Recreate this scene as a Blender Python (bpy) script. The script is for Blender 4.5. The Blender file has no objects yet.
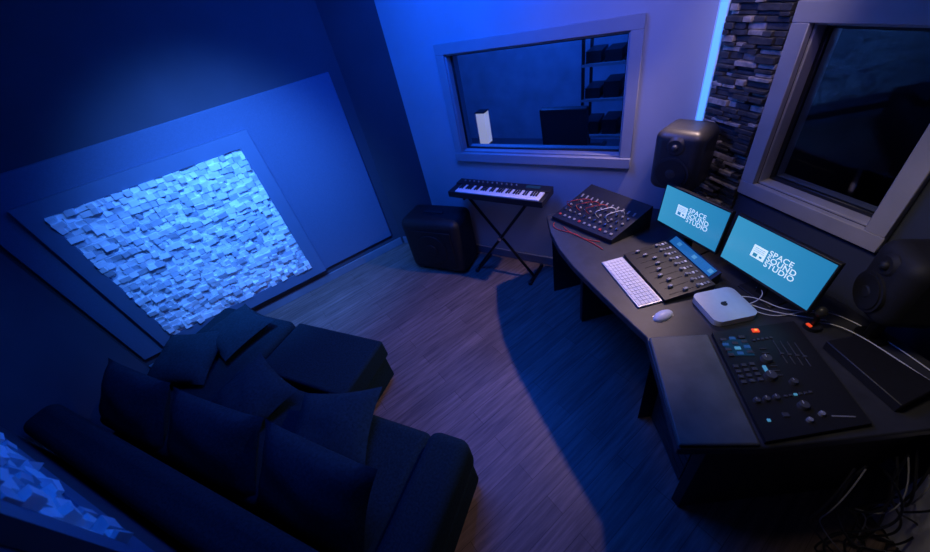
import bpy, bmesh, math, random
from mathutils import Vector, Matrix, Euler
random.seed(7)
SC = bpy.context.scene
COL = SC.collection
SC.view_settings.view_transform = 'Standard'

# ------------------------------------------------------------------ materials
def mat(name, color, rough=0.6, metal=0.0, emit=None, estr=0.0, nscale=0, namt=0.15, bump=0.0, spec=0.5):
    m = bpy.data.materials.new(name); m.use_nodes = True
    nt = m.node_tree; b = nt.nodes['Principled BSDF']
    b.inputs['Base Color'].default_value = (*color, 1)
    b.inputs['Roughness'].default_value = rough
    b.inputs['Metallic'].default_value = metal
    b.inputs['Specular IOR Level'].default_value = spec
    if emit:
        b.inputs['Emission Color'].default_value = (*emit, 1)
        b.inputs['Emission Strength'].default_value = estr
    if nscale:
        tc = nt.nodes.new('ShaderNodeTexCoord'); n = nt.nodes.new('ShaderNodeTexNoise')
        n.inputs['Scale'].default_value = nscale; n.inputs['Detail'].default_value = 6
        nt.links.new(tc.outputs['Object'], n.inputs['Vector'])
        r = nt.nodes.new('ShaderNodeValToRGB')
        r.color_ramp.elements[0].position = 0.3; r.color_ramp.elements[1].position = 0.7
        r.color_ramp.elements[0].color = (*[c*(1-namt) for c in color], 1)
        r.color_ramp.elements[1].color = (*[min(1, c*(1+namt)) for c in color], 1)
        nt.links.new(n.outputs['Fac'], r.inputs['Fac'])
        nt.links.new(r.outputs['Color'], b.inputs['Base Color'])
        if bump:
            bp = nt.nodes.new('ShaderNodeBump'); bp.inputs['Strength'].default_value = bump
            bp.inputs['Distance'].default_value = 0.01
            nt.links.new(n.outputs['Fac'], bp.inputs['Height'])
            nt.links.new(bp.outputs['Normal'], b.inputs['Normal'])
    return m

M = {}
M['wall_dark'] = mat('dark_wall_paint', (0.05, 0.06, 0.09), 0.85, nscale=3, namt=.08)
M['wall_light'] = mat('light_wall_paint', (0.43, 0.45, 0.50), 0.8, nscale=3, namt=.05)
M['panel'] = mat('acoustic_panel_fabric', (0.09, 0.14, 0.24), 0.9, nscale=120, namt=.06, bump=.05)
M['frame_w'] = mat('panel_frame_paint', (0.11, 0.17, 0.27), 0.6, nscale=5, namt=.05)
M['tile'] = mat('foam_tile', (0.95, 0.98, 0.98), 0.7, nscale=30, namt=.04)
M['tile2'] = mat('foam_tile_grey', (0.6, 0.65, 0.7), 0.8, nscale=30, namt=.08)  # greyer tone for the backing and a random share of tiles
M['ceil'] = mat('ceiling_paint', (0.12, 0.12, 0.15), 0.9, nscale=4)
M['winframe'] = mat('window_frame_paint', (0.34, 0.35, 0.38), 0.5, nscale=6, namt=.06)
M['winframe2'] = mat('window_frame_oak', (0.46, 0.42, 0.39), 0.45, nscale=6, namt=.1)
M['base'] = mat('baseboard_paint', (0.16, 0.19, 0.25), 0.5, nscale=6)
M['dark_room'] = mat('dark_room_wall', (0.09, 0.09, 0.11), 0.9, nscale=4)
M['live_wall'] = mat('live_room_wall', (0.30, 0.34, 0.40), 0.9, nscale=4)
M['stone'] = mat('slate_stone', (0.06, 0.055, 0.05), 0.6, nscale=25, namt=.5, bump=.6)
M['stone2'] = mat('slate_stone_light', (0.42, 0.35, 0.28), 0.5, nscale=25, namt=.5, bump=.6)
M['black'] = mat('black_plastic', (0.013, 0.013, 0.015), 0.45, nscale=60, namt=.1)
M['blackm'] = mat('black_matte', (0.02, 0.02, 0.022), 0.7, nscale=60, namt=.15)
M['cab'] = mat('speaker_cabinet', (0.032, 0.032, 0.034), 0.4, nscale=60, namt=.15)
M['cabd'] = mat('speaker_cabinet_shaded', (0.010, 0.010, 0.012), 0.7, nscale=60, namt=.15)  # cabinet copy with the right speaker's dim lighting put into its colour
M['cone'] = mat('speaker_cone', (0.01, 0.01, 0.011), 0.6, nscale=60)
M['grey'] = mat('grey_plastic', (0.25, 0.25, 0.26), 0.45, nscale=40)
M['dgrey'] = mat('dark_grey_plastic', (0.07, 0.07, 0.075), 0.45, nscale=40)
M['silver'] = mat('silver_aluminium', (0.75, 0.75, 0.76), 0.3, 0.3, nscale=40, namt=.03)
M['white'] = mat('white_plastic', (0.8, 0.8, 0.8), 0.35, nscale=20, namt=.03)
M['ivory'] = mat('white_keys', (0.8, 0.8, 0.79), 0.35, nscale=20, namt=.02)
M['desk'] = mat('desk_laminate', (0.035, 0.036, 0.042), 0.45, nscale=18, namt=.2, bump=.03)
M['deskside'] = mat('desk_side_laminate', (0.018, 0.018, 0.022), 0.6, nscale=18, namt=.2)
M['pad'] = mat('leather_armrest', (0.15, 0.15, 0.12), 0.5, nscale=9, namt=.25, bump=.08)
M['sofa'] = mat('sofa_fabric', (0.010, 0.028, 0.040), 0.95, nscale=90, namt=.25, bump=.15, spec=.1)
M['pillow'] = mat('pillow_fabric', (0.013, 0.036, 0.052), 0.95, nscale=70, namt=.25, bump=.15, spec=.1)
M['metal'] = mat('black_metal', (0.03, 0.03, 0.03), 0.35, 0.8, nscale=40)
M['chrome'] = mat('steel', (0.5, 0.5, 0.5), 0.25, 1.0, nscale=40, namt=.05)
M['red'] = mat('red_led', (0.8, 0.05, 0.02), 0.4, emit=(1, .08, .02), estr=.7)
M['redcable'] = mat('red_rubber', (0.45, 0.04, 0.03), 0.5, nscale=30)
M['orange'] = mat('orange_led', (0.9, .35, .05), 0.4, emit=(1, .4, .08), estr=.8)
M['cyan'] = mat('cyan_led', (0.1, .3, .4), 0.4, emit=(.08, .35, .55), estr=.5)
M['blueled'] = mat('blue_led', (0.03, .08, .2), 0.4, emit=(.02, .12, .4), estr=.3)
M['bluebar'] = mat('blue_display', (0.02, .08, .2), 0.3, emit=(.02, .2, .5), estr=0.5)
M['ddisp'] = mat('dark_display', (0.01, .02, .04), 0.2, emit=(.01, .06, .14), estr=0.3)
M['strip'] = mat('led_strip_diffuser', (0.3, .5, 1), 0.4, emit=(.05, .25, 1), estr=1.6)
M['lampglow'] = mat('lamp_shade', (1, .95, .85), 0.6, emit=(.85, .8, .9), estr=.45)
M['ink'] = mat('screen_logo_white', (0.9, .95, 1), 0.5, emit=(.65, .88, .95), estr=0.75)
M['icon_line'] = mat('screen_logo_teal', (0.05, .3, .4), 0.5, emit=(.03, .28, .42), estr=0.6)

def screen_mat():
    m = mat('screen_glow', (0.01, 0.02, 0.03), 0.2)
    nt = m.node_tree; b = nt.nodes['Principled BSDF']
    tc = nt.nodes.new('ShaderNodeTexCoord'); g = nt.nodes.new('ShaderNodeTexGradient')
    mp = nt.nodes.new('ShaderNodeMapping'); mp.inputs['Location'].default_value = (0.5, 0, 0); mp.inputs['Scale'].default_value = (2, 2, 2)
    r = nt.nodes.new('ShaderNodeValToRGB')
    r.color_ramp.elements[0].color = (0.04, 0.30, 0.56, 1); r.color_ramp.elements[1].color = (0.015, 0.20, 0.45, 1)
    nt.links.new(tc.outputs['Object'], mp.inputs['Vector']); nt.links.new(mp.outputs['Vector'], g.inputs['Vector'])
    nt.links.new(g.outputs['Fac'], r.inputs['Fac']); nt.links.new(r.outputs['Color'], b.inputs['Emission Color'])
    b.inputs['Emission Strength'].default_value = 1.0
    return m
M['screen'] = screen_mat()

def glass_mat():
    m = bpy.data.materials.new('window_glass'); m.use_nodes = True
    nt = m.node_tree; nt.nodes.clear()
    o = nt.nodes.new('ShaderNodeOutputMaterial'); mx = nt.nodes.new('ShaderNodeMixShader')
    t = nt.nodes.new('ShaderNodeBsdfTransparent'); t.inputs['Color'].default_value = (.8, .85, .9, 1)
    g = nt.nodes.new('ShaderNodeBsdfGlossy'); g.inputs['Roughness'].default_value = 0.03
    f = nt.nodes.new('ShaderNodeFresnel'); f.inputs['IOR'].default_value = 1.35
    nt.links.new(f.outputs[0], mx.inputs[0]); nt.links.new(t.outputs[0], mx.inputs[1]); nt.links.new(g.outputs[0], mx.inputs[2])
    nt.links.new(mx.outputs[0], o.inputs[0])
    return m
M['glass'] = glass_mat()

def floor_mat():
    m = bpy.data.materials.new('laminate_wood_floor'); m.use_nodes = True
    nt = m.node_tree; b = nt.nodes['Principled BSDF']; L = nt.links
    tc = nt.nodes.new('ShaderNodeTexCoord'); mp = nt.nodes.new('ShaderNodeMapping')
    mp.inputs['Rotation'].default_value = (0, 0, math.radians(-28))
    L.new(tc.outputs['Object'], mp.inputs['Vector'])
    br = nt.nodes.new('ShaderNodeTexBrick')
    br.inputs['Scale'].default_value = 1; br.inputs['Brick Width'].default_value = 0.9; br.inputs['Row Height'].default_value = 0.11
    br.inputs['Mortar Size'].default_value = 0.0018; br.inputs['Mortar Smooth'].default_value = .3
    br.inputs['Color1'].default_value = (0.24, 0.17, 0.15, 1); br.inputs['Color2'].default_value = (0.17, 0.12, 0.105, 1)
    br.inputs['Mortar'].default_value = (0.09, 0.06, 0.05, 1); br.inputs['Bias'].default_value = 0
    L.new(mp.outputs['Vector'], br.inputs['Vector'])
    mp2 = nt.nodes.new('ShaderNodeMapping'); mp2.inputs['Scale'].default_value = (2.0, 28, 1)
    L.new(mp.outputs['Vector'], mp2.inputs['Vector'])
    n = nt.nodes.new('ShaderNodeTexNoise'); n.inputs['Scale'].default_value = 1.5; n.inputs['Detail'].default_value = 8; n.inputs['Roughness'].default_value = .65
    L.new(mp2.outputs['Vector'], n.inputs['Vector'])
    r = nt.nodes.new('ShaderNodeValToRGB'); r.color_ramp.elements[0].position = .33; r.color_ramp.elements[1].position = .68
    r.color_ramp.elements[0].color = (.5, .5, .5, 1); r.color_ramp.elements[1].color = (1.3, 1.3, 1.3, 1)
    L.new(n.outputs['Fac'], r.inputs['Fac'])
    mx = nt.nodes.new('ShaderNodeMix'); mx.data_type = 'RGBA'; mx.blend_type = 'MULTIPLY'; mx.inputs[0].default_value = 1
    L.new(br.outputs['Color'], mx.inputs[6]); L.new(r.outputs['Color'], mx.inputs[7])
    L.new(mx.outputs[2], b.inputs['Base Color'])
    b.inputs['Roughness'].default_value = .48
    bp = nt.nodes.new('ShaderNodeBump'); bp.inputs['Strength'].default_value = .12; bp.inputs['Distance'].default_value = .01
    L.new(n.outputs['Fac'], bp.inputs['Height']); L.new(bp.outputs['Normal'], b.inputs['Normal'])
    return m
M['floor'] = floor_mat()

# ------------------------------------------------------------------ mesh builder
class MB:
    def __init__(s): s.bm = bmesh.new(); s.mats = []
    def mi(s, m):
        if m not in s.mats: s.mats.append(m)
        return s.mats.index(m)
    def _fin(s, verts, m):
        i = s.mi(m)
        for f in {f for v in verts for f in v.link_faces}: f.material_index = i
        return verts
    def box(s, c, d, m, rot=(0, 0, 0)):
        mx = Matrix.Translation(c) @ Euler(rot).to_matrix().to_4x4() @ Matrix.Diagonal((*d, 1))
        return s._fin(bmesh.ops.create_cube(s.bm, size=1, matrix=mx)['verts'], m)
    def bx(s, x0, x1, y0, y1, z0, z1, m):
        return s.box(((x0+x1)/2, (y0+y1)/2, (z0+z1)/2), (x1-x0, y1-y0, z1-z0), m)
    def cyl(s, c, r, h, m, rot=(0, 0, 0), seg=24, r2=None):
        mx = Matrix.Translation(c) @ Euler(rot).to_matrix().to_4x4()
        return s._fin(bmesh.ops.create_cone(s.bm, cap_ends=True, segments=seg, radius1=r, radius2=r if r2 is None else r2, depth=h, matrix=mx)['verts'], m)
    def tube(s, a, b, r, m, seg=12):
        a = Vector(a); b = Vector(b); d = b-a
        mx = Matrix.Translation((a+b)/2) @ d.to_track_quat('Z', 'Y').to_matrix().to_4x4()
        return s._fin(bmesh.ops.create_cone(s.bm, cap_ends=True, segments=seg, radius1=r, radius2=r, depth=d.length, matrix=mx)['verts'], m)
    def sph(s, c, r, m, sc=(1, 1, 1)):
        mx = Matrix.Translation(c) @ Matrix.Diagonal((*sc, 1))
        return s._fin(bmesh.ops.create_uvsphere(s.bm, u_segments=20, v_segments=12, radius=r, matrix=mx)['verts'], m)
    def prism(s, pts, z0, z1, m):
        i = s.mi(m)
        a = sum(pts[k][0]*pts[(k+1) % len(pts)][1]-pts[(k+1) % len(pts)][0]*pts[k][1] for k in range(len(pts)))
        zl = list(z0) if isinstance(z0, (list, tuple)) else [z0]*len(pts)
        zh = list(z1) if isinstance(z1, (list, tuple)) else [z1]*len(pts)
        if a < 0: pts = pts[::-1]; zl = zl[::-1]; zh = zh[::-1]
        lo = [s.bm.verts.new((p[0], p[1], z)) for p, z in zip(pts, zl)]
        hi = [s.bm.verts.new((p[0], p[1], z)) for p, z in zip(pts, zh)]
        n = len(pts)
        fs = [s.bm.faces.new(hi), s.bm.faces.new(lo[::-1])]
        for k in range(n): fs.append(s.bm.faces.new((lo[k], lo[(k+1) % n], hi[(k+1) % n], hi[k])))
        for f in fs: f.material_index = i
    def pillow(s, c, w, d, h, m, rot=(0, 0, 0), n=14):
        mx = Matrix.Translation(c) @ Euler(rot).to_matrix().to_4x4(); i = s.mi(m)
        top = {}; bot = {}
        for a in range(n+1):
            for b in range(n+1):
                u = -1+2*a/n; v = -1+2*b/n
                t = (max(0, 1-abs(u)**2.6)**.6)*(max(0, 1-abs(v)**2.6)**.6)
                x = w/2*u*(1-.09*(1-v*v)); y = d/2*v*(1-.09*(1-u*u))
                wr = 1+.10*math.sin(5*u+3*v)*math.cos(4*v-2*u)
                top[a, b] = s.bm.verts.new(mx @ Vector((x, y, h/2*t*wr)))
                bot[a, b] = top[a, b] if (a in (0, n) or b in (0, n)) else s.bm.verts.new(mx @ Vector((x, y, -h/2*t)))
        for a in range(n):
            for b in range(n):
                f = s.bm.faces.new((top[a, b], top[a+1, b], top[a+1, b+1], top[a, b+1])); f.material_index = i
                f = s.bm.faces.new((bot[a, b+1], bot[a+1, b+1], bot[a+1, b], bot[a, b])); f.material_index = i
    def obj(s, name, loc=(0, 0, 0), rot=(0, 0, 0), parent=None, bevel=0, seg=2, ang=35):
        me = bpy.data.meshes.new(name); s.bm.to_mesh(me); s.bm.free()
        for m in s.mats: me.materials.append(m)
        for p in me.polygons: p.use_smooth = True
        me.set_sharp_from_angle(angle=math.radians(ang))
        o = bpy.data.objects.new(name, me); COL.objects.link(o)
        o.location = loc; o.rotation_euler = rot
        if parent: o.parent = parent
        if bevel:
            b = o.modifiers.new('bevel', 'BEVEL'); b.width = bevel; b.segments = seg; b.limit_method = 'ANGLE'; b.angle_limit = math.radians(50)
            b.harden_normals = False
        return o
def empty(name, loc=(0, 0, 0), rot=(0, 0, 0)):
    e = bpy.data.objects.new(name, None); e.empty_display_size = .1; COL.objects.link(e)
    e.location = loc; e.rotation_euler = rot; return e
def curves(name, splines, r, m, parent=None):
    cu = bpy.data.curves.new(name, 'CURVE'); cu.dimensions = '3D'; cu.bevel_depth = r; cu.bevel_resolution = 3; cu.resolution_u = 10
    for pts in splines:
        sp = cu.splines.new('NURBS'); sp.points.add(len(pts)-1)
        for p, q in zip(sp.points, pts): p.co = (*q, 1)
        sp.use_endpoint_u = True; sp.order_u = 4
    cu.materials.append(m)
    o = bpy.data.objects.new(name, cu); COL.objects.link(o)
    if parent: o.parent = parent
    return o

# ------------------------------------------------------------------ room shell
P0 = (-0.5, 3.64); P5 = (-3.02, 2.457); P4 = (-2.9, 1.52); P3 = (2.03, -1.49); P2 = P3; P1 = (1.57, 1.94)
H = 2.8; T = 0.15
def fr(A, B):
    d = Vector((B[0]-A[0], B[1]-A[1])); return d.length, math.atan2(d.y, d.x)
def wall(name, A, B, m, hole=None, ext=(0, 0)):
    L, ang = fr(A, B); mb = MB(); x0 = -ext[0]; x1 = L+ext[1]
    if hole:
        a, b, c, d = hole
        mb.bx(x0, a, -T, 0, 0, H, m); mb.bx(b, x1, -T, 0, 0, H, m)
        mb.bx(a, b, -T, 0, 0, c, m); mb.bx(a, b, -T, 0, d, H, m)
    else: mb.bx(x0, x1, -T, 0, 0, H, m)
    return mb.obj(name, (A[0], A[1], 0), (0, 0, ang))
LL, AL = fr(P0, P5); LB, AB = fr(P1, P0); LR, AR = fr(P2, P1); LN, AN = fr(P4, P3)
wall('wall_left', P0, P5, M['wall_dark'])
wall('wall_side', P5, P4, M['wall_dark'], ext=(.0, 0))
wall('wall_near', P4, P3, M['wall_dark'], ext=(0.1, 0))
BW = (.44, 1.71, 1.08, 1.81)
wall('wall_back', P1, P0, M['wall_light'], hole=BW)
RW = (2.53, 3.04, 1.09, 1.80)
wall('wall_right', P2, P1, M['wall_dark'], hole=RW)
CA = (-.60, 3.592); CB = (-.15, 3.352)
mb = MB(); mb.prism([CA, P0, CB], 0, H, M['wall_dark']); mb.obj('wall_corner')
room = [P0, P5, P4, P3, P1]
mb = MB(); mb.prism([(-3.4, 4.0), (-3.4, -1.9), (2.3, -1.9), (2.3, 4.0)], -.06, 0, M['floor']); mb.obj('floor')
mb = MB(); mb.prism(room, H, H+.08, M['ceil']); mb.obj('ceiling')
def baseboard(name, A, L, ang, x0=.02):
    mb = MB(); mb.bx(x0, L-.02, 0, .015, 0, .09, M['base']); mb.obj(name, (*A, 0), (0, 0, ang), bevel=.004)
baseboard('baseboard_left', P0, LL, AL, x0=.13); baseboard('baseboard_back', P1, LB-.42, AB)
baseboard('baseboard_right', P2, LR-.4, AR); baseboard('baseboard_near', P4, LN, AN)
lc, ac = fr(CB, CA); baseboard('baseboard_corner', CB, lc, ac)
# acoustic panel on left wall
mb = MB(); mb.bx(.22, 2.74, 0.002, .03, .17, 1.83, M['panel']); mb.obj('acoustic_wall_panel', (*P0, 0), (0, 0, AL), bevel=.008)
# skyline diffusers
def diffuser(A, ang, x0, x1, z0, z1, yb, fw=.11, seed=1):
    rnd = random.Random(seed); mb = MB(); m = M['frame_w']
    mb.bx(x0-fw, x1+fw, yb, yb+.04, z1, z1+fw, m); mb.bx(x0-fw, x1+fw, yb, yb+.04, z0-fw, z0, m)
    mb.bx(x0-fw, x0, yb, yb+.04, z0, z1, m); mb.bx(x1, x1+fw, yb, yb+.04, z0, z1, m)
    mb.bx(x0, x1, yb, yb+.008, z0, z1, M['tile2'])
    nr = 28; hz = (z1-z0)/nr
    for r in range(nr):
        x = x0
        while x < x1-.005:
            w = min(rnd.choice([.03, .04, .05, .06, .075]), x1-x)
            if x1-x-w < .02: w = x1-x
            dep = rnd.choice([.012, .02, .03, .04, .05])
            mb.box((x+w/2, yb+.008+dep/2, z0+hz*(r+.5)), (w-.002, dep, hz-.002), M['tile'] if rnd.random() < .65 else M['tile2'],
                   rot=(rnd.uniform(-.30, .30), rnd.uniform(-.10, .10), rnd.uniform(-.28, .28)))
            x += w
    return mb.obj('acoustic_diffuser', (*A, 0), (0, 0, ang))
diffuser(P0, AL, 1.127, 2.43, .29, 1.52, .031, seed=3)
diffuser(P4, AN, .75, 2.15, 1.24, 2.4, .002, seed=5)

# stone column + led strip
mb = MB(); rnd = random.Random(11)
sx0 = LR-.335; z = 0
while z < H-.001:
    h = min(rnd.choice([.018, .024, .03]), H-z); x = sx0
    while x < LR-.03:
        w = min(rnd.uniform(.04, .12), LR-.025-x)
        if LR-.025-x-w < .03: w = LR-.025-x
        dep = rnd.uniform(.012, .045)
        mb.bx(x, x+w-.003, .001, dep, z, z+h-.003, M['stone2'] if rnd.random() < .25 else M['stone'])
        x += w
    z += h
mb.obj('stone_cladding_column', (*P2, 0), (0, 0, AR), bevel=.002, seg=1)
mb = MB(); mb.bx(.010, .042, .004, .02, .9, H-.02, M['strip']); mb.bx(.003, .049, .001, .006, .9, H-.02, M['white'])
mb.obj('led_strip_light', (*P1, 0), (0, 0, AB))

# windows
def window(name, A, ang, hole, fw, m, depth=.05, inner=.03, sill=0):
    a, b, c, d = hole; mb = MB()
    o = depth
    mb.bx(a-fw, b+fw, .001, o, d, d+fw, m); mb.bx(a-fw, b+fw, .001, o+sill, c-fw, c, m)
    mb.bx(a-fw, a, .001, o, c, d, m); mb.bx(b, b+fw, .001, o, c, d, m)
    t = .012
    mb.bx(a, b, -T, .002, c, c+t, m); mb.bx(a, b, -T, .002, d-t, d, m)
    mb.bx(a, a+t, -T, .002, c, d, m); mb.bx(b-t, b, -T, .002, c, d, m)
    s = inner
    for y in (-.05,):
        mb.bx(a+t, b-t, y-.02, y, c+t, c+t+s, M['black']); mb.bx(a+t, b-t, y-.02, y, d-t-s, d-t, M['black'])
        mb.bx(a+t, a+t+s, y-.02, y, c+t+s, d-t-s, M['black']); mb.bx(b-t-s, b-t, y-.02, y, c+t+s, d-t-s, M['black'])
    mb.bx(a+t+s, b-t-s, -.062, -.056, c+t+s, d-t-s, M['glass'])
    return mb.obj(name, (*A, 0), (0, 0, ang), bevel=.003, seg=1)
window('window_1', P1, AB, BW, .07, M['winframe'], depth=.02, inner=.012, sill=.015)
window('window_2', P2, AR, RW, .075, M['winframe2'], depth=.03, inner=.02, sill=.0)

# adjoining live room behind back window
def shell(prefix, A, ang, x0, x1, y0, m, fm):
    for nm, b in (('floor_'+prefix, (x0, x1, y0, -T-.001, -.05, 0, fm)), ('ceiling_'+prefix, (x0, x1, y0, -T-.001, H, H+.05, m)),
                  ('wall_'+prefix+'_far', (x0, x1, y0-.05, y0, 0, H, m)), ('wall_'+prefix+'_left', (x1, x1+.05, y0, -T-.001, 0, H, m)),
                  ('wall_'+prefix+'_right', (x0-.05, x0, y0, -T-.001, 0, H, m))):
        q = MB(); q.bx(*b); q.obj(nm, (*A, 0), (0, 0, ang))
shell('live_room', P1, AB, .1, 4.2, -3.0, M['live_wall'], M['dark_room'])
shell('machine_room', P2, AR, 1.9, 3.4, -1.8, M['dark_room'], M['dark_room'])
def W(A, ang, x, y):
    c, s = math.cos(ang), math.sin(ang); return (A[0]+c*x-s*y, A[1]+s*x+c*y)
mb = MB(); mb.box((0, 0, .81), (.11, .11, .36), M['lampglow']); mb.cyl((0, 0, .3), .012, .6, M['metal']); mb.cyl((0, 0, .01), .12, .02, M['metal'])
mb.box((0, 0, .995), (.12, .12, .012), M['metal']); mb.box((0, 0, .625), (.12, .12, .012), M['metal'])
mb.obj('floor_lamp', (.66, 4.36, 0), (0, 0, AB))
mb = MB()
for x in (-.3, .3):
    for y in (-.16, .16): mb.box((x, y, 1.0), (.03, .03, 2.0), M['metal'])
for i, z in enumerate((.1, .5, .9, 1.25, 1.6, 1.95)):
    mb.box((0, 0, z), (.62, .36, .025), M['grey'])
    for k in range(3):
        hh = random.uniform(.1, .22); mb.box((-.2+.2*k, 0, z+.013+hh/2), (.16, .28, hh), M['black'])
mb.obj('equipment_shelf', (2.12, 4.08, 0), (0, 0, AB))
mb = MB(); mb.box((0, 0, .45), (.5, .5, .08), M['black']); mb.box((0, .24, .85), (.44, .07, .6), M['black'], rot=(-.15, 0, 0))
mb.cyl((0, 0, .25), .03, .36, M['metal'])
for k in range(5):
    a = k*2*math.pi/5; mb.tube((0, 0, .08), (.3*math.cos(a), .3*math.sin(a), .05), .018, M['metal']); mb.sph((.3*math.cos(a), .3*math.sin(a), .03), .03, M['black'])
for x in (-.28, .28): mb.box((x, 0, .66), (.05, .3, .03), M['black']); mb.tube((x, 0, .45), (x, 0, .65), .012, M['metal'])
mb.obj('office_chair', (1.42, 3.52, 0), (0, 0, AB), bevel=.012, seg=3)
mb = MB(); mb.bx(-.3, .3, -.3, .3, 0, .06, M['black'])
for x in (-.29, .29):
    for y in (-.28, .28): mb.box((x, y, .85), (.03, .03, 1.7), M['metal'])
for k in range(12):
    mb.box((0, .02, .12+.13*k), (.55, .5, .10), M['black']); mb.box((0, .275, .12+.13*k), (.55, .01, .10), M['grey'])
    mb.box((.2, .285, .12+.13*k), (.03, .006, .008), M['blueled'])
x, y = W(P2, AR, 2.5, -1.3); mb.obj('server_rack', (x, y, 0), (0, 0, AR))

# ------------------------------------------------------------------ desk
D = empty('studio_desk')
ZT = .75
top = [(.70, 2.24), (.655, 2.03), (.64, 1.83), (.655, 1.62), (.69, 1.40), (.725, 1.2), (.765, 1.0), (.60, .50), (.88, .435), (1.24, .39), (1.66, .34),
       (1.655, .9), (1.58, 1.45), (1.47, 1.90), (1.40, 1.99), (1.03, 2.31)]
mb = MB(); mb.prism(top, ZT-.045, ZT, M['desk']); mb.obj('desk_top', parent=D, bevel=.006)
mb = MB()
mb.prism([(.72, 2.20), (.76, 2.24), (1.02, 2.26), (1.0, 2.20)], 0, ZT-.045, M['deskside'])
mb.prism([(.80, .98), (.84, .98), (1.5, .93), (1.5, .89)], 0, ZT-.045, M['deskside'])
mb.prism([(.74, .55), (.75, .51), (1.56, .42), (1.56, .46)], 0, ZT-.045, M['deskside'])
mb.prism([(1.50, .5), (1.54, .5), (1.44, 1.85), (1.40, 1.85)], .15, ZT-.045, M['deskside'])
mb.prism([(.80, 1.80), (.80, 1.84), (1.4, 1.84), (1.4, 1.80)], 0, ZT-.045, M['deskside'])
mb.obj('desk_panels', parent=D, bevel=.004)
mb = MB()
for k in range(8):
    mb.prism([(.80, .60), (.86, .93), (.87, .93), (.81, .60)], .06+.08*k, .06+.08*k+.07, M['black'])
mb.prism([(.82, .58), (.86, .95), (1.3, .88), (1.3, .52)], .04, .68, M['blackm'])
mb.obj('rack_bay', parent=D, bevel=.002, seg=1)
mb = MB(); mb.prism([(.768, .985), (1.01, .925), (.865, .445), (.607, .508)], ZT+.0005, ZT+.018, M['pad']); mb.obj('leather_armrest', parent=D, bevel=.008, seg=3)

# mixing console panel with controls
q = [(1.03, .925), (1.375, .88), (1.245, .425), (.885, .45)]
mb = MB(); mb.prism(q, ZT+.0005, ZT+.02, M['black'])
def Q(u, v):
    a = Vector(q[0]).lerp(Vector(q[1]), u); b = Vector(q[3]).lerp(Vector(q[2]), u); return a.lerp(b, v)
rz = -.30
def cb(u, v, w, d, h, m): p = Q(u, v); mb.box((p.x, p.y, ZT+.02+h/2), (w, d, h), m, rot=(0, 0, rz))
def ck(u, v, r, h, m): p = Q(u, v); mb.cyl((p.x, p.y, ZT+.02+h/2), r, h, m, seg=18, r2=r*.85); mb.box((p.x, p.y+r*.4, ZT+.0205+h), (.002, r*.7, .001), M['white'], rot=(0, 0, rz))
cb(.20, .20, .095, .085, .003, M['ddisp'])
for i in range(4):
    for j in range(3): cb(.08+.11*j, .10+.055*i, .022, .014, .007, M['cyan' if (i, j) == (2, 1) else ('blueled' if (i+j) % 3 == 1 else 'dgrey')])
for i in range(4):
    for j in range(3): cb(.07+.09*j, .38+.05*i, .018, .014, .006, M['dgrey'])
ck(.42, .36, .02, .02, M['dgrey']); ck(.36, .52, .022, .022, M['dgrey']); ck(.55, .60, .014, .018, M['dgrey'])
for i in range(6): cb(.40+.05*i, .70, .010, .008, .006, M['dgrey' if i != 2 else 'cyan'])
cb(.50, .05, .026, .018, .006, M['red']); cb(.50, .05, .010, .008, .010, M['orange'])
for i in range(5): cb(.42+.05*i, .15, .010, .010, .005, M['dgrey'])
for i in range(7): cb(.46, .25+.045*i, .025, .004, .004, M['dgrey'])
cb(.36, .45, .012, .035, .006, M['cyan'])
for i in range(3): ck(.10+.10*i, .70, .012, .014, M['dgrey'])
cb(.12, .86, .010, .010, .005, M['cyan']); cb(.3, .84, .02, .016, .005, M['dgrey'])
ck(.50, .80, .018, .02, M['dgrey']); ck(.62, .88, .010, .014, M['grey']); ck(.48, .91, .010, .014, M['grey'])
for i in range(4): cb(.62+.07*i, .30+.02*i, .003, .12, .003, M['dgrey']); cb(.62+.07*i, .33+.02*i, .012, .008, .008, M['dgrey'])
cb(.80, .92, .07, .005, .002, M['grey'])
mb.obj('mixing_console', bevel=.0015, seg=1)

# computer keyboard
mb = MB(); mb.box((0, 0, .005), (.13, .40, .01), M['silver'])
for r in range(6):
    n = 15 if r != 0 else 9
    for k in range(n):
        wy = .385/n
        mb.box((-.05+.0195*r, -.1925+wy*(k+.5), .0115), (.018, wy-.0015, .003), M['ivory'])
mb.obj('computer_keyboard', (.885, 1.38, ZT+.0005), (0, 0, .02), bevel=.001, seg=1)
mb = MB(); vs = mb.sph((0, 0, 0), 1, M['white'], (.056, .03, .022))
bmesh.ops.delete(mb.bm, geom=[v for v in mb.bm.verts if v.co.z < -.0005], context='VERTS')
mb.box((.0, 0, .001), (.085, .045, .002), M['silver'])
mb.obj('computer_mouse', (.905, 1.095, ZT+.001), (0, 0, .25))
# fader controller
mb = MB(); mb.prism([(-.13, -.21), (.13, -.21), (.13, .21), (-.13, .21)], 0, [.022, .045, .045, .022], M['black'])
for k in range(9):
    y = -.185+.046*k
    zf = lambda x: .022+(x+.13)/.26*.023
    mb.box((-.03, y, zf(-.03)+.0005), (.125, .004, .002), M['cone'], rot=(0, -.088, 0))
    xf = -.06+random.choice([0, .02, .04, .05]); mb.box((xf, y, zf(xf)+.008), (.022, .014, .014), M['grey'], rot=(0, -.088, 0)); mb.box((xf, y, zf(xf)+.0155), (.003, .014, .002), M['white'])
    mb.cyl((.055, y, zf(.055)+.007), .009, .014, M['grey'], seg=16)
    for j in range(3): mb.box((.075+.017*j, y, zf(.075+.017*j)+.003), (.011, .016, .005), M['grey' if (j+k) % 3 else 'white'], rot=(0, -.088, 0))
mb.obj('fader_control_surface', (1.088, 1.38, ZT+.0005), bevel=.001, seg=1)
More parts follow.
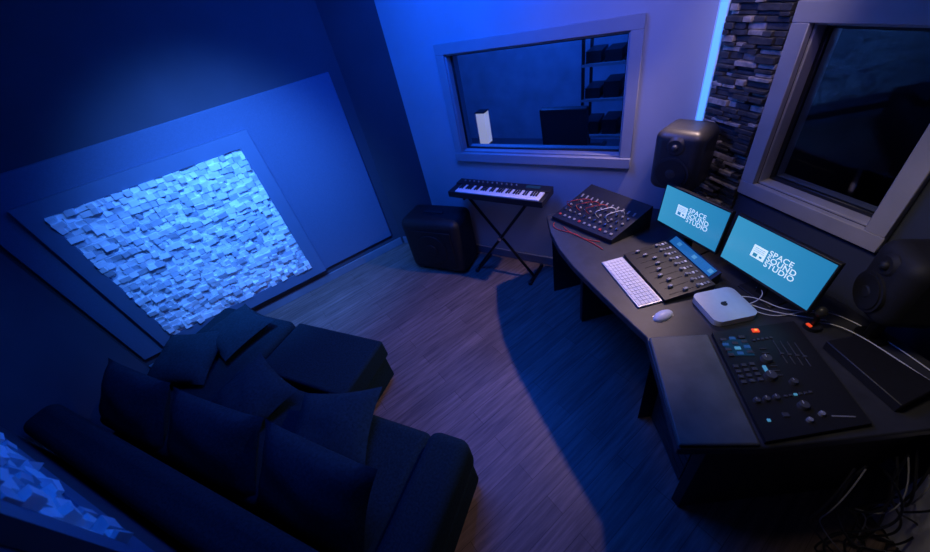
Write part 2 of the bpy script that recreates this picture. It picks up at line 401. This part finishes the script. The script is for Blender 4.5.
mb = MB(); mb.prism([(-.025, -.19), (.025, -.19), (.025, .19), (-.025, .19)], 0, [.04, .075, .075, .04], M['black'])
mb.box((-.003, 0, .0605), (.045, .34, .003), M['bluebar'], rot=(0, -.61, 0))
for i in range(8): mb.box((-.003, -.15+.043*i, .0625), (.02, .028, .001), M['cyan' if i % 3 == 0 else 'bluebar'], rot=(0, -.61, 0))
mb.obj('meter_display', (1.246, 1.40, ZT+.0005), (0, 0, 0), bevel=.001, seg=1)
# mini desktop computer
mb = MB()
pts = []
for cx, cy, a0 in ((1, 1, 0), (-1, 1, 90), (-1, -1, 180), (1, -1, 270)):
    for k in range(7):
        a = math.radians(a0+15*k); pts.append((cx*.067+.033*math.cos(a), cy*.067+.033*math.sin(a)))
mb.prism(pts, .003, .036, M['silver'])
mb.cyl((0, 0, .0365), .014, .001, M['black']); mb.sph((.010, .010, .0365), .005, M['black'], (1.6, .7, .1))
mb.cyl((0, 0, .0015), .08, .003, M['black'])
mb.obj('mini_desktop_computer', (1.175, 1.05, ZT+.0005), (0, 0, -.05), bevel=.003, seg=2)

# monitors
def monitor(loc, ang, w=.43, h=.25, tilt=-.12):
    e = empty('computer_monitor', (loc[0], loc[1], ZT), (0, 0, ang))
    hh = empty('tilting_head', (0, 0, .10)); hh.parent = e; hh.rotation_euler = (tilt, 0, 0)
    mb = MB(); mb.box((0, .012, h/2), (w, .024, h), M['black']); mb.box((0, .03, h/2), (w*.6, .02, h*.6), M['black'])
    mb.obj('casing', parent=hh, bevel=.003)
    mb = MB(); mb.box((0, -.0008, h/2+.003), (w-.016, .001, h-.024), M['screen']); mb.obj('screen', parent=hh)
    mb = MB(); mb.box((0, .03, .1), (.05, .012, .2), M['metal']); mb.box((0, .055, .004), (.18, .13, .008), M['black'])
    mb.cyl((0, .035, .19), .02, .03, M['metal'], rot=(math.pi/2, 0, 0)); mb.obj('stand', (0, .02, .0005), parent=e, bevel=.003)
    mb = MB(); ix, iz = -.058, .135
    mb.box((ix, -.0018, iz), (.066, .0006, .062), M['ink'])
    for k in range(3): mb.box((ix, -.0024, iz+.002+.009*k), (.05, .0006, .002), M['icon_line'])
    mb.box((ix-.012, -.0024, iz-.016), (.02, .0006, .018), M['icon_line']); mb.box((ix+.015, -.0024, iz-.016), (.012, .0006, .010), M['icon_line'])
    mb.obj('logo_mark', parent=hh)
    for k, s in enumerate(('SPACE', 'SOUND', 'STUDIO')):
        cu = bpy.data.curves.new('logo_text', 'FONT'); cu.body = s; cu.size = .037; cu.extrude = .0002; cu.space_character = 1.04; cu.offset = .0003
        cu.materials.append(M['ink'])
        o = bpy.data.objects.new('logo_text', cu); COL.objects.link(o); o.parent = hh
        o.location = (-.018, -.002, .150-.029*k); o.rotation_euler = (math.pi/2, 0, 0)
    return e
monitor((1.266, 1.520), math.atan2(-.38, .08), w=.41)
monitor((1.338, 1.07), math.atan2(-.43, .06), w=.45, h=.26)

# speakers
def speaker(loc, z0, face, w=.26, d=.24, h=.37, cm='cab'):
    ang = math.atan2(face[1], face[0])+math.pi/2
    e = empty('studio_monitor_speaker', (loc[0], loc[1], 0), (0, 0, ang))
    mb = MB(); mb.box((0, 0, z0+h/2), (w, d, h), M[cm]); mb.obj('cabinet', parent=e, bevel=.055, seg=6, ang=60)
    mb = MB(); y = -d/2; k = w/.26
    R = (math.pi/2, 0, 0)
    mb.cyl((0, y-.001, z0+.35*h), .095*k, .012, M[cm], R, 40); mb.cyl((0, y-.006, z0+.35*h), .082*k, .012, M['cone'], R, 40)
    mb.cyl((0, y-.012, z0+.35*h), .035*k, .008, M[cm], R, 32, r2=.02)
    mb.cyl((0, y-.001, z0+.78*h), .055*k, .012, M[cm], R, 40, r2=.04*k); mb.sph((0, y-.006, z0+.78*h), .018, M['dgrey' if cm == 'cab' else 'cone'])
    mb.obj('drivers', parent=e)
    mb = MB(); mb.cyl((0, 0, (ZT+z0)/2+.005), .022, z0-ZT-.0, M['metal']); mb.cyl((0, 0, ZT+.007), .05, .012, M['metal']); mb.cyl((0, 0, z0-.004), .07, .014, M['blackm'])
    mb.obj('stand', parent=e)
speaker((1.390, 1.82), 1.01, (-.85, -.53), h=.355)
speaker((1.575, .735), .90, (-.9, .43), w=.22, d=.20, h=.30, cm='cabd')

# wedge synth on desk far wing
e = empty('analog_synthesizer')
mb = MB()
qs = [(.72, 2.17), (1.05, 2.255), (1.245, 1.80), (.95, 1.73)]
S = [Vector((qs[0][0], qs[0][1], ZT+.03)), Vector((qs[1][0], qs[1][1], ZT+.16)), Vector((qs[2][0], qs[2][1], ZT+.16)), Vector((qs[3][0], qs[3][1], ZT+.03))]
i = mb.mi(M['black'])
lo = [mb.bm.verts.new((p[0], p[1], ZT+.0005)) for p in qs]; hi = [mb.bm.verts.new(p) for p in S]
for f in ([hi[3], hi[2], hi[1], hi[0]], lo, *[[lo[k], hi[k], hi[(k+1) % 4], lo[(k+1) % 4]] for k in range(4)]): mb.bm.faces.new(f)
bmesh.ops.recalc_face_normals(mb.bm, faces=mb.bm.faces)
nrm = (S[1]-S[0]).cross(S[3]-S[0]); nrm = nrm if nrm.z > 0 else -nrm; nrm.normalize()
eul = nrm.to_track_quat('Z', 'Y').to_euler()
def SP(u, v): return S[0].lerp(S[1], u).lerp(S[3].lerp(S[2], u), v)
for r in range(5):
    for k in range(11):
        u = .12+.14*r; v = .07+.085*k; p = SP(u, v)+nrm*.006
        if r == 0: mb.box(p-nrm*.003, (.018, .018, .006), M['redcable' if k % 4 == 0 else 'grey'], rot=eul)
        elif r in (1, 2, 3): mb.cyl(p, .008, .014, M['chrome' if (k+r) % 2 else 'grey'], rot=eul, seg=14)
        else: mb.box(p-nrm*.003, (.012, .03, .004), M['grey'], rot=eul)
mb.obj('body', parent=e, bevel=.002, seg=1)
cs = []
for k in range(5):
    a = SP(.35, .1+.16*k); b = SP(.6, .3+.13*k); cs.append([a, a+Vector((-.05, 0, .06)), (a+b)/2+Vector((-.10+.02*k, 0, .05)), b+Vector((0, 0, .05)), b])
curves('patch_cables', cs[:3], .0022, M['redcable'], e); curves('patch_cables_white', cs[3:], .0022, M['white'], e)
curves('audio_cable', [[(.72, 2.12, .754), (.68, 2.08, .754), (.72, 2.0, .754), (.82, 1.92, .754), (.80, 1.86, .754), (.90, 1.78, .754)],
                       [(.76, 2.04, .754), (.75, 1.96, .754), (.84, 1.86, .754), (.88, 1.70, .754)]], .003, M['redcable'])

mb = MB(); mb.prism([(1.375, .74), (1.50, .735), (1.535, .475), (1.36, .445)], ZT+.0005, ZT+.045, M['black']); mb.obj('external_drive', bevel=.004)
mb = MB(); mb.cyl((0, 0, .01), .03, .02, M['black']); mb.cyl((0, 0, .05), .010, .08, M['metal']); mb.sph((0, 0, .10), .022, M['cab'], (1, 1, 1.2)); mb.box((-.02, 0, .024), (.01, .02, .006), M['red'])
mb.sph((0.02, .01, .03), .012, M['redcable'])
mb.obj('joystick_controller', (1.425, .84, ZT+.0005))
curves('computer_cables', [
    [(1.27, 1.09, .765), (1.33, 1.05, .79), (1.37, .98, .757), (1.42, .93, .77), (1.50, .9, .757)],
    [(1.27, 1.06, .765), (1.31, 1.01, .757), (1.34, .93, .78), (1.44, .90, .757), (1.5, .85, .757)],
    [(1.27, 1.03, .765), (1.34, 1.0, .80), (1.39, 1.07, .80), (1.40, 1.12, .757)],
    [(1.27, 1.01, .765), (1.30, .95, .757), (1.38, .92, .757), (1.47, .93, .757), (1.60, .88, .757), (1.62, .6, .757), (1.60, .4, .757)],
    [(1.46, .85, .757), (1.52, .80, .80), (1.55, .66, .757), (1.57, .5, .757)]], .0022, M['white'])

cs = []
rr = random.Random(4)
for k in range(12):
    x = 1.18+.04*k; p = [(x, .36-rr.uniform(0, .05), .62)]
    for j in range(4): p.append((x+rr.uniform(-.15, .15), .30-rr.uniform(-.04, .14), .45-.13*j))
    p.append((x+rr.uniform(-.1, .1), .22, .008)); p.append((x+rr.uniform(-.2, .2), .16, .008)); cs.append(p)
curves('power_cables', cs, .004, M['black'])
curves('network_cables', [[(a+.03, b-.01, c) for a, b, c in s] for s in cs[::4]], .0025, M['grey'])
mb = MB(); mb.box((0, 0, .022), (.32, .06, .044), M['grey'])
for k in range(5): mb.cyl((-.12+.06*k, 0, .045), .018, .003, M['dgrey'])
mb.box((.145, 0, .046), (.015, .02, .006), M['orange']); mb.obj('power_strip', (1.22, .12, 0), (0, 0, -.3), bevel=.004)
mb = MB(); mb.box((0, 0, .22), (.19, .42, .43), M['white']); mb.box((0, .211, .22), (.15, .003, .38), M['grey'])
for k in range(10): mb.box((0, .214, .08+.03*k), (.13, .003, .006), M['black'])
for x in (-.07, .07):
    for y in (-.17, .17): mb.cyl((x, y, .004), .015, .008, M['black'])
mb.obj('desktop_computer_tower', (1.60, .10, 0), (0, 0, -.1), bevel=.006)

# ------------------------------------------------------------------ MIDI keyboard on X stand
ka = math.atan2(-.56, .65)
e = empty('electronic_keyboard', (.435, 2.65, 0), (0, 0, ka))
kz = .82
mb = MB(); mb.box((0, 0, kz), (.86, .23, .05), M['black']); mb.box((0, .07, kz+.03), (.86, .09, .012), M['black'])
for k in range(12): mb.cyl((-.36+.045*k, .075, kz+.041), .008, .012, M['grey'], seg=14)
mb.box((.28, .075, kz+.037), (.12, .04, .003), M['ddisp'])
n = 36
for k in range(n):
    x = -.36+.76/n*(k+.5); mb.box((x, -.045, kz+.028), (.76/n-.0018, .125, .012), M['ivory'])
    if k % 7 in (0, 1, 3, 4, 5) and k < n-1: mb.box((x+.38/n, -.02, kz+.038), (.011, .075, .012), M['black'])
mb.obj('keyboard_body', parent=e, bevel=.002, seg=1)
mb = MB()
for y in (-.08,):
    mb.tube((-.28, y, .03), (.28, y, kz-.035), .013, M['metal']); mb.tube((.28, y+.028, .03), (-.28, y+.028, kz-.035), .013, M['metal'])
for x in (-.28, .28):
    mb.tube((x, -.14, .02), (x, .12, .02), .014, M['metal']); mb.tube((x, -.11, kz-.035), (x, .11, kz-.035), .01, M['metal'])
    for y in (-.14, .12): mb.sph((x, y, .02), .02, M['black'])
mb.cyl((0, -.066, kz/2), .02, .06, M['chrome'], rot=(math.pi/2, 0, 0))
mb.obj('x_stand', parent=e)

# subwoofer in corner
e = empty('subwoofer_speaker', (-.14, 3.02, 0), (0, 0, AB+math.pi+.1))
mb = MB(); mb.box((0, 0, .30), (.62, .36, .58), M['cone']); mb.obj('cabinet', parent=e, bevel=.07, seg=5)
mb = MB(); mb.box((0, -.183, .29), (.46, .01, .40), M['cone']); mb.cyl((0, -.19, .29), .16, .012, M['cone'], rot=(math.pi/2, 0, 0), seg=40); mb.cyl((0, -.2, .29), .06, .012, M['cone'], rot=(math.pi/2, 0, 0), seg=30)
mb.box((0, 0, .595), (.2, .03, .015), M['blackm'])
for x in (-.2, .2):
    for y in (-.12, .12): mb.cyl((x, y, .01), .02, .02, M['black'])
mb.obj('grille', parent=e, bevel=.003)

# ------------------------------------------------------------------ sofa
so = empty('corner_sofa', (*P4, 0), (0, 0, AN))
mb = MB()
mb.bx(.12, 2.66, .03, .84, .05, .27, M['sofa']); mb.bx(.12, .95, .845, 1.33, .05, .27, M['sofa'])
mb.obj('base', parent=so, bevel=.03, seg=3)
mb = MB()
mb.bx(.10, .94, .24, 1.34, .275, .43, M['sofa']); mb.bx(.96, 1.72, .24, .86, .275, .43, M['sofa']); mb.bx(1.74, 2.44, .24, .86, .275, .43, M['sofa'])
mb.obj('seat_cushions', parent=so, bevel=.05, seg=5, ang=60)
mb = MB()
mb.bx(.10, 2.66, .03, .22, .275, .72, M['sofa']); mb.bx(2.45, 2.68, .225, .86, .275, .50, M['sofa'])
mb.obj('back_and_arm', parent=so, bevel=.06, seg=5, ang=60)
mb = MB()
mb.pillow((.52, .40, .56), .74, .44, .20, M['pillow'], (math.radians(48), 0, 0)); mb.pillow((1.32, .40, .56), .76, .44, .20, M['pillow'], (math.radians(48), 0, 0.03))
mb.pillow((2.06, .40, .56), .72, .44, .20, M['pillow'], (math.radians(48), 0, -.03))
mb.obj('back_cushions', parent=so, ang=80)
mb = MB()
mb.pillow((.45, .78, .51), .5, .46, .16, M['pillow'], (.15, .05, .4)); mb.pillow((.60, 1.10, .495), .5, .42, .14, M['pillow'], (.03, -.05, -.2))
mb.pillow((1.25, .68, .50), .5, .44, .15, M['pillow'], (.15, .05, -.3)); mb.pillow((1.92, .68, .50), .52, .44, .15, M['pillow'], (.15, -.08, .3))
mb.obj('throw_pillows', parent=so, ang=80)
o = empty('ottoman', (*P4, 0), (0, 0, AN))
mb = MB(); mb.bx(1.02, 1.78, .91, 1.32, .04, .26, M['sofa']); mb.bx(1.00, 1.80, .89, 1.34, .265, .42, M['sofa'])
for x in (1.1, 1.70):
    for y in (.98, 1.25): mb.cyl((x, y, .02), .02, .04, M['metal'])
mb.obj('ottoman_body', parent=o, bevel=.035, seg=4, ang=60)

# ------------------------------------------------------------------ lights
def light(name, typ, loc, power, color, size=.1, target=None, **kw):
    l = bpy.data.lights.new(name, typ); l.energy = power; l.color = color
    if typ == 'AREA': l.size = size
    else: l.shadow_soft_size = size
    for k, v in kw.items(): setattr(l, k, v)
    o = bpy.data.objects.new(name, l); COL.objects.link(o); o.location = loc
    if target: o.rotation_euler = (Vector(target)-Vector(loc)).to_track_quat('-Z', 'Y').to_euler()
    return o
light('blue_ceiling_wash', 'AREA', (-.5, 2.0, 2.74), 36, (0.0, 0.11, 1.0), 1.2, (-1.0, 2.4, 0))
light('blue_wall_spot', 'SPOT', (-.9, 1.8, 2.7), 460, (0.07, .27, 1), .15, (-1.7, 3.1, .85), spot_size=math.radians(72), spot_blend=1)
light('blue_back_wash', 'AREA', (.1, 2.2, 2.7), 30, (0.008, .09, 1), .6, (.1, 3.2, 1.2))
light('desk_downlight', 'SPOT', (1.48, 1.85, 2.06), 85, (1, .70, .66), .03, (.0, 1.75, 0), spot_size=math.radians(78), spot_blend=1)
light('violet_wash', 'SPOT', (.9, .9, 2.72), 75, (.34, .30, 1), .25, (1.3, 2.15, 1.8), spot_size=math.radians(64), spot_blend=1)
light('warm_desk_fill', 'SPOT', (.35, .9, 2.65), 45, (1, .84, .66), .2, (1.40, .78, 1.05), spot_size=math.radians(50), spot_blend=1)  # unseen warm light added overhead to brighten desk and window frame
light('column_spot', 'SPOT', (1.25, 1.35, 2.6), 11, (1, .82, .68), .03, (1.6, 1.74, 1.7), spot_size=math.radians(50), spot_blend=1)
light('live_room_glow', 'POINT', (.7, 4.1, 1.2), 2, (.2, .3, 1), .1)
light('live_room_blue', 'POINT', (*W(P1, AB, 2.0, -1.5), 2.5), 150, (.012, .13, 1), .15)
light('machine_room_blue', 'POINT', (*W(P2, AR, 2.4, -.7), 2.3), 3, (.25, .3, 1), .1)
w = bpy.data.worlds.new('World'); SC.world = w; w.use_nodes = True
w.node_tree.nodes['Background'].inputs[0].default_value = (0, .02, .1, 1); w.node_tree.nodes['Background'].inputs[1].default_value = .3

# ------------------------------------------------------------------ camera
cd = bpy.data.cameras.new('camera'); cam = bpy.data.objects.new('camera', cd); COL.objects.link(cam)
cd.sensor_width = 36; cd.lens = 355*36/930; cd.clip_start = .02
cd.dof.use_dof = True; cd.dof.focus_distance = 2.1; cd.dof.aperture_fstop = 1.8
th = math.radians(39.1); ro = math.radians(14.2)
R = Vector((1, 0, 0)); U = Vector((0, math.sin(th), math.cos(th))); F = Vector((0, math.cos(th), -math.sin(th)))
X = R*math.cos(ro)-U*math.sin(ro); Y = R*math.sin(ro)+U*math.cos(ro); Z = -F
mx = Matrix((X, Y, Z)).transposed().to_4x4(); mx.translation = (0, 0, 2.2)
cam.matrix_world = mx
SC.camera = cam
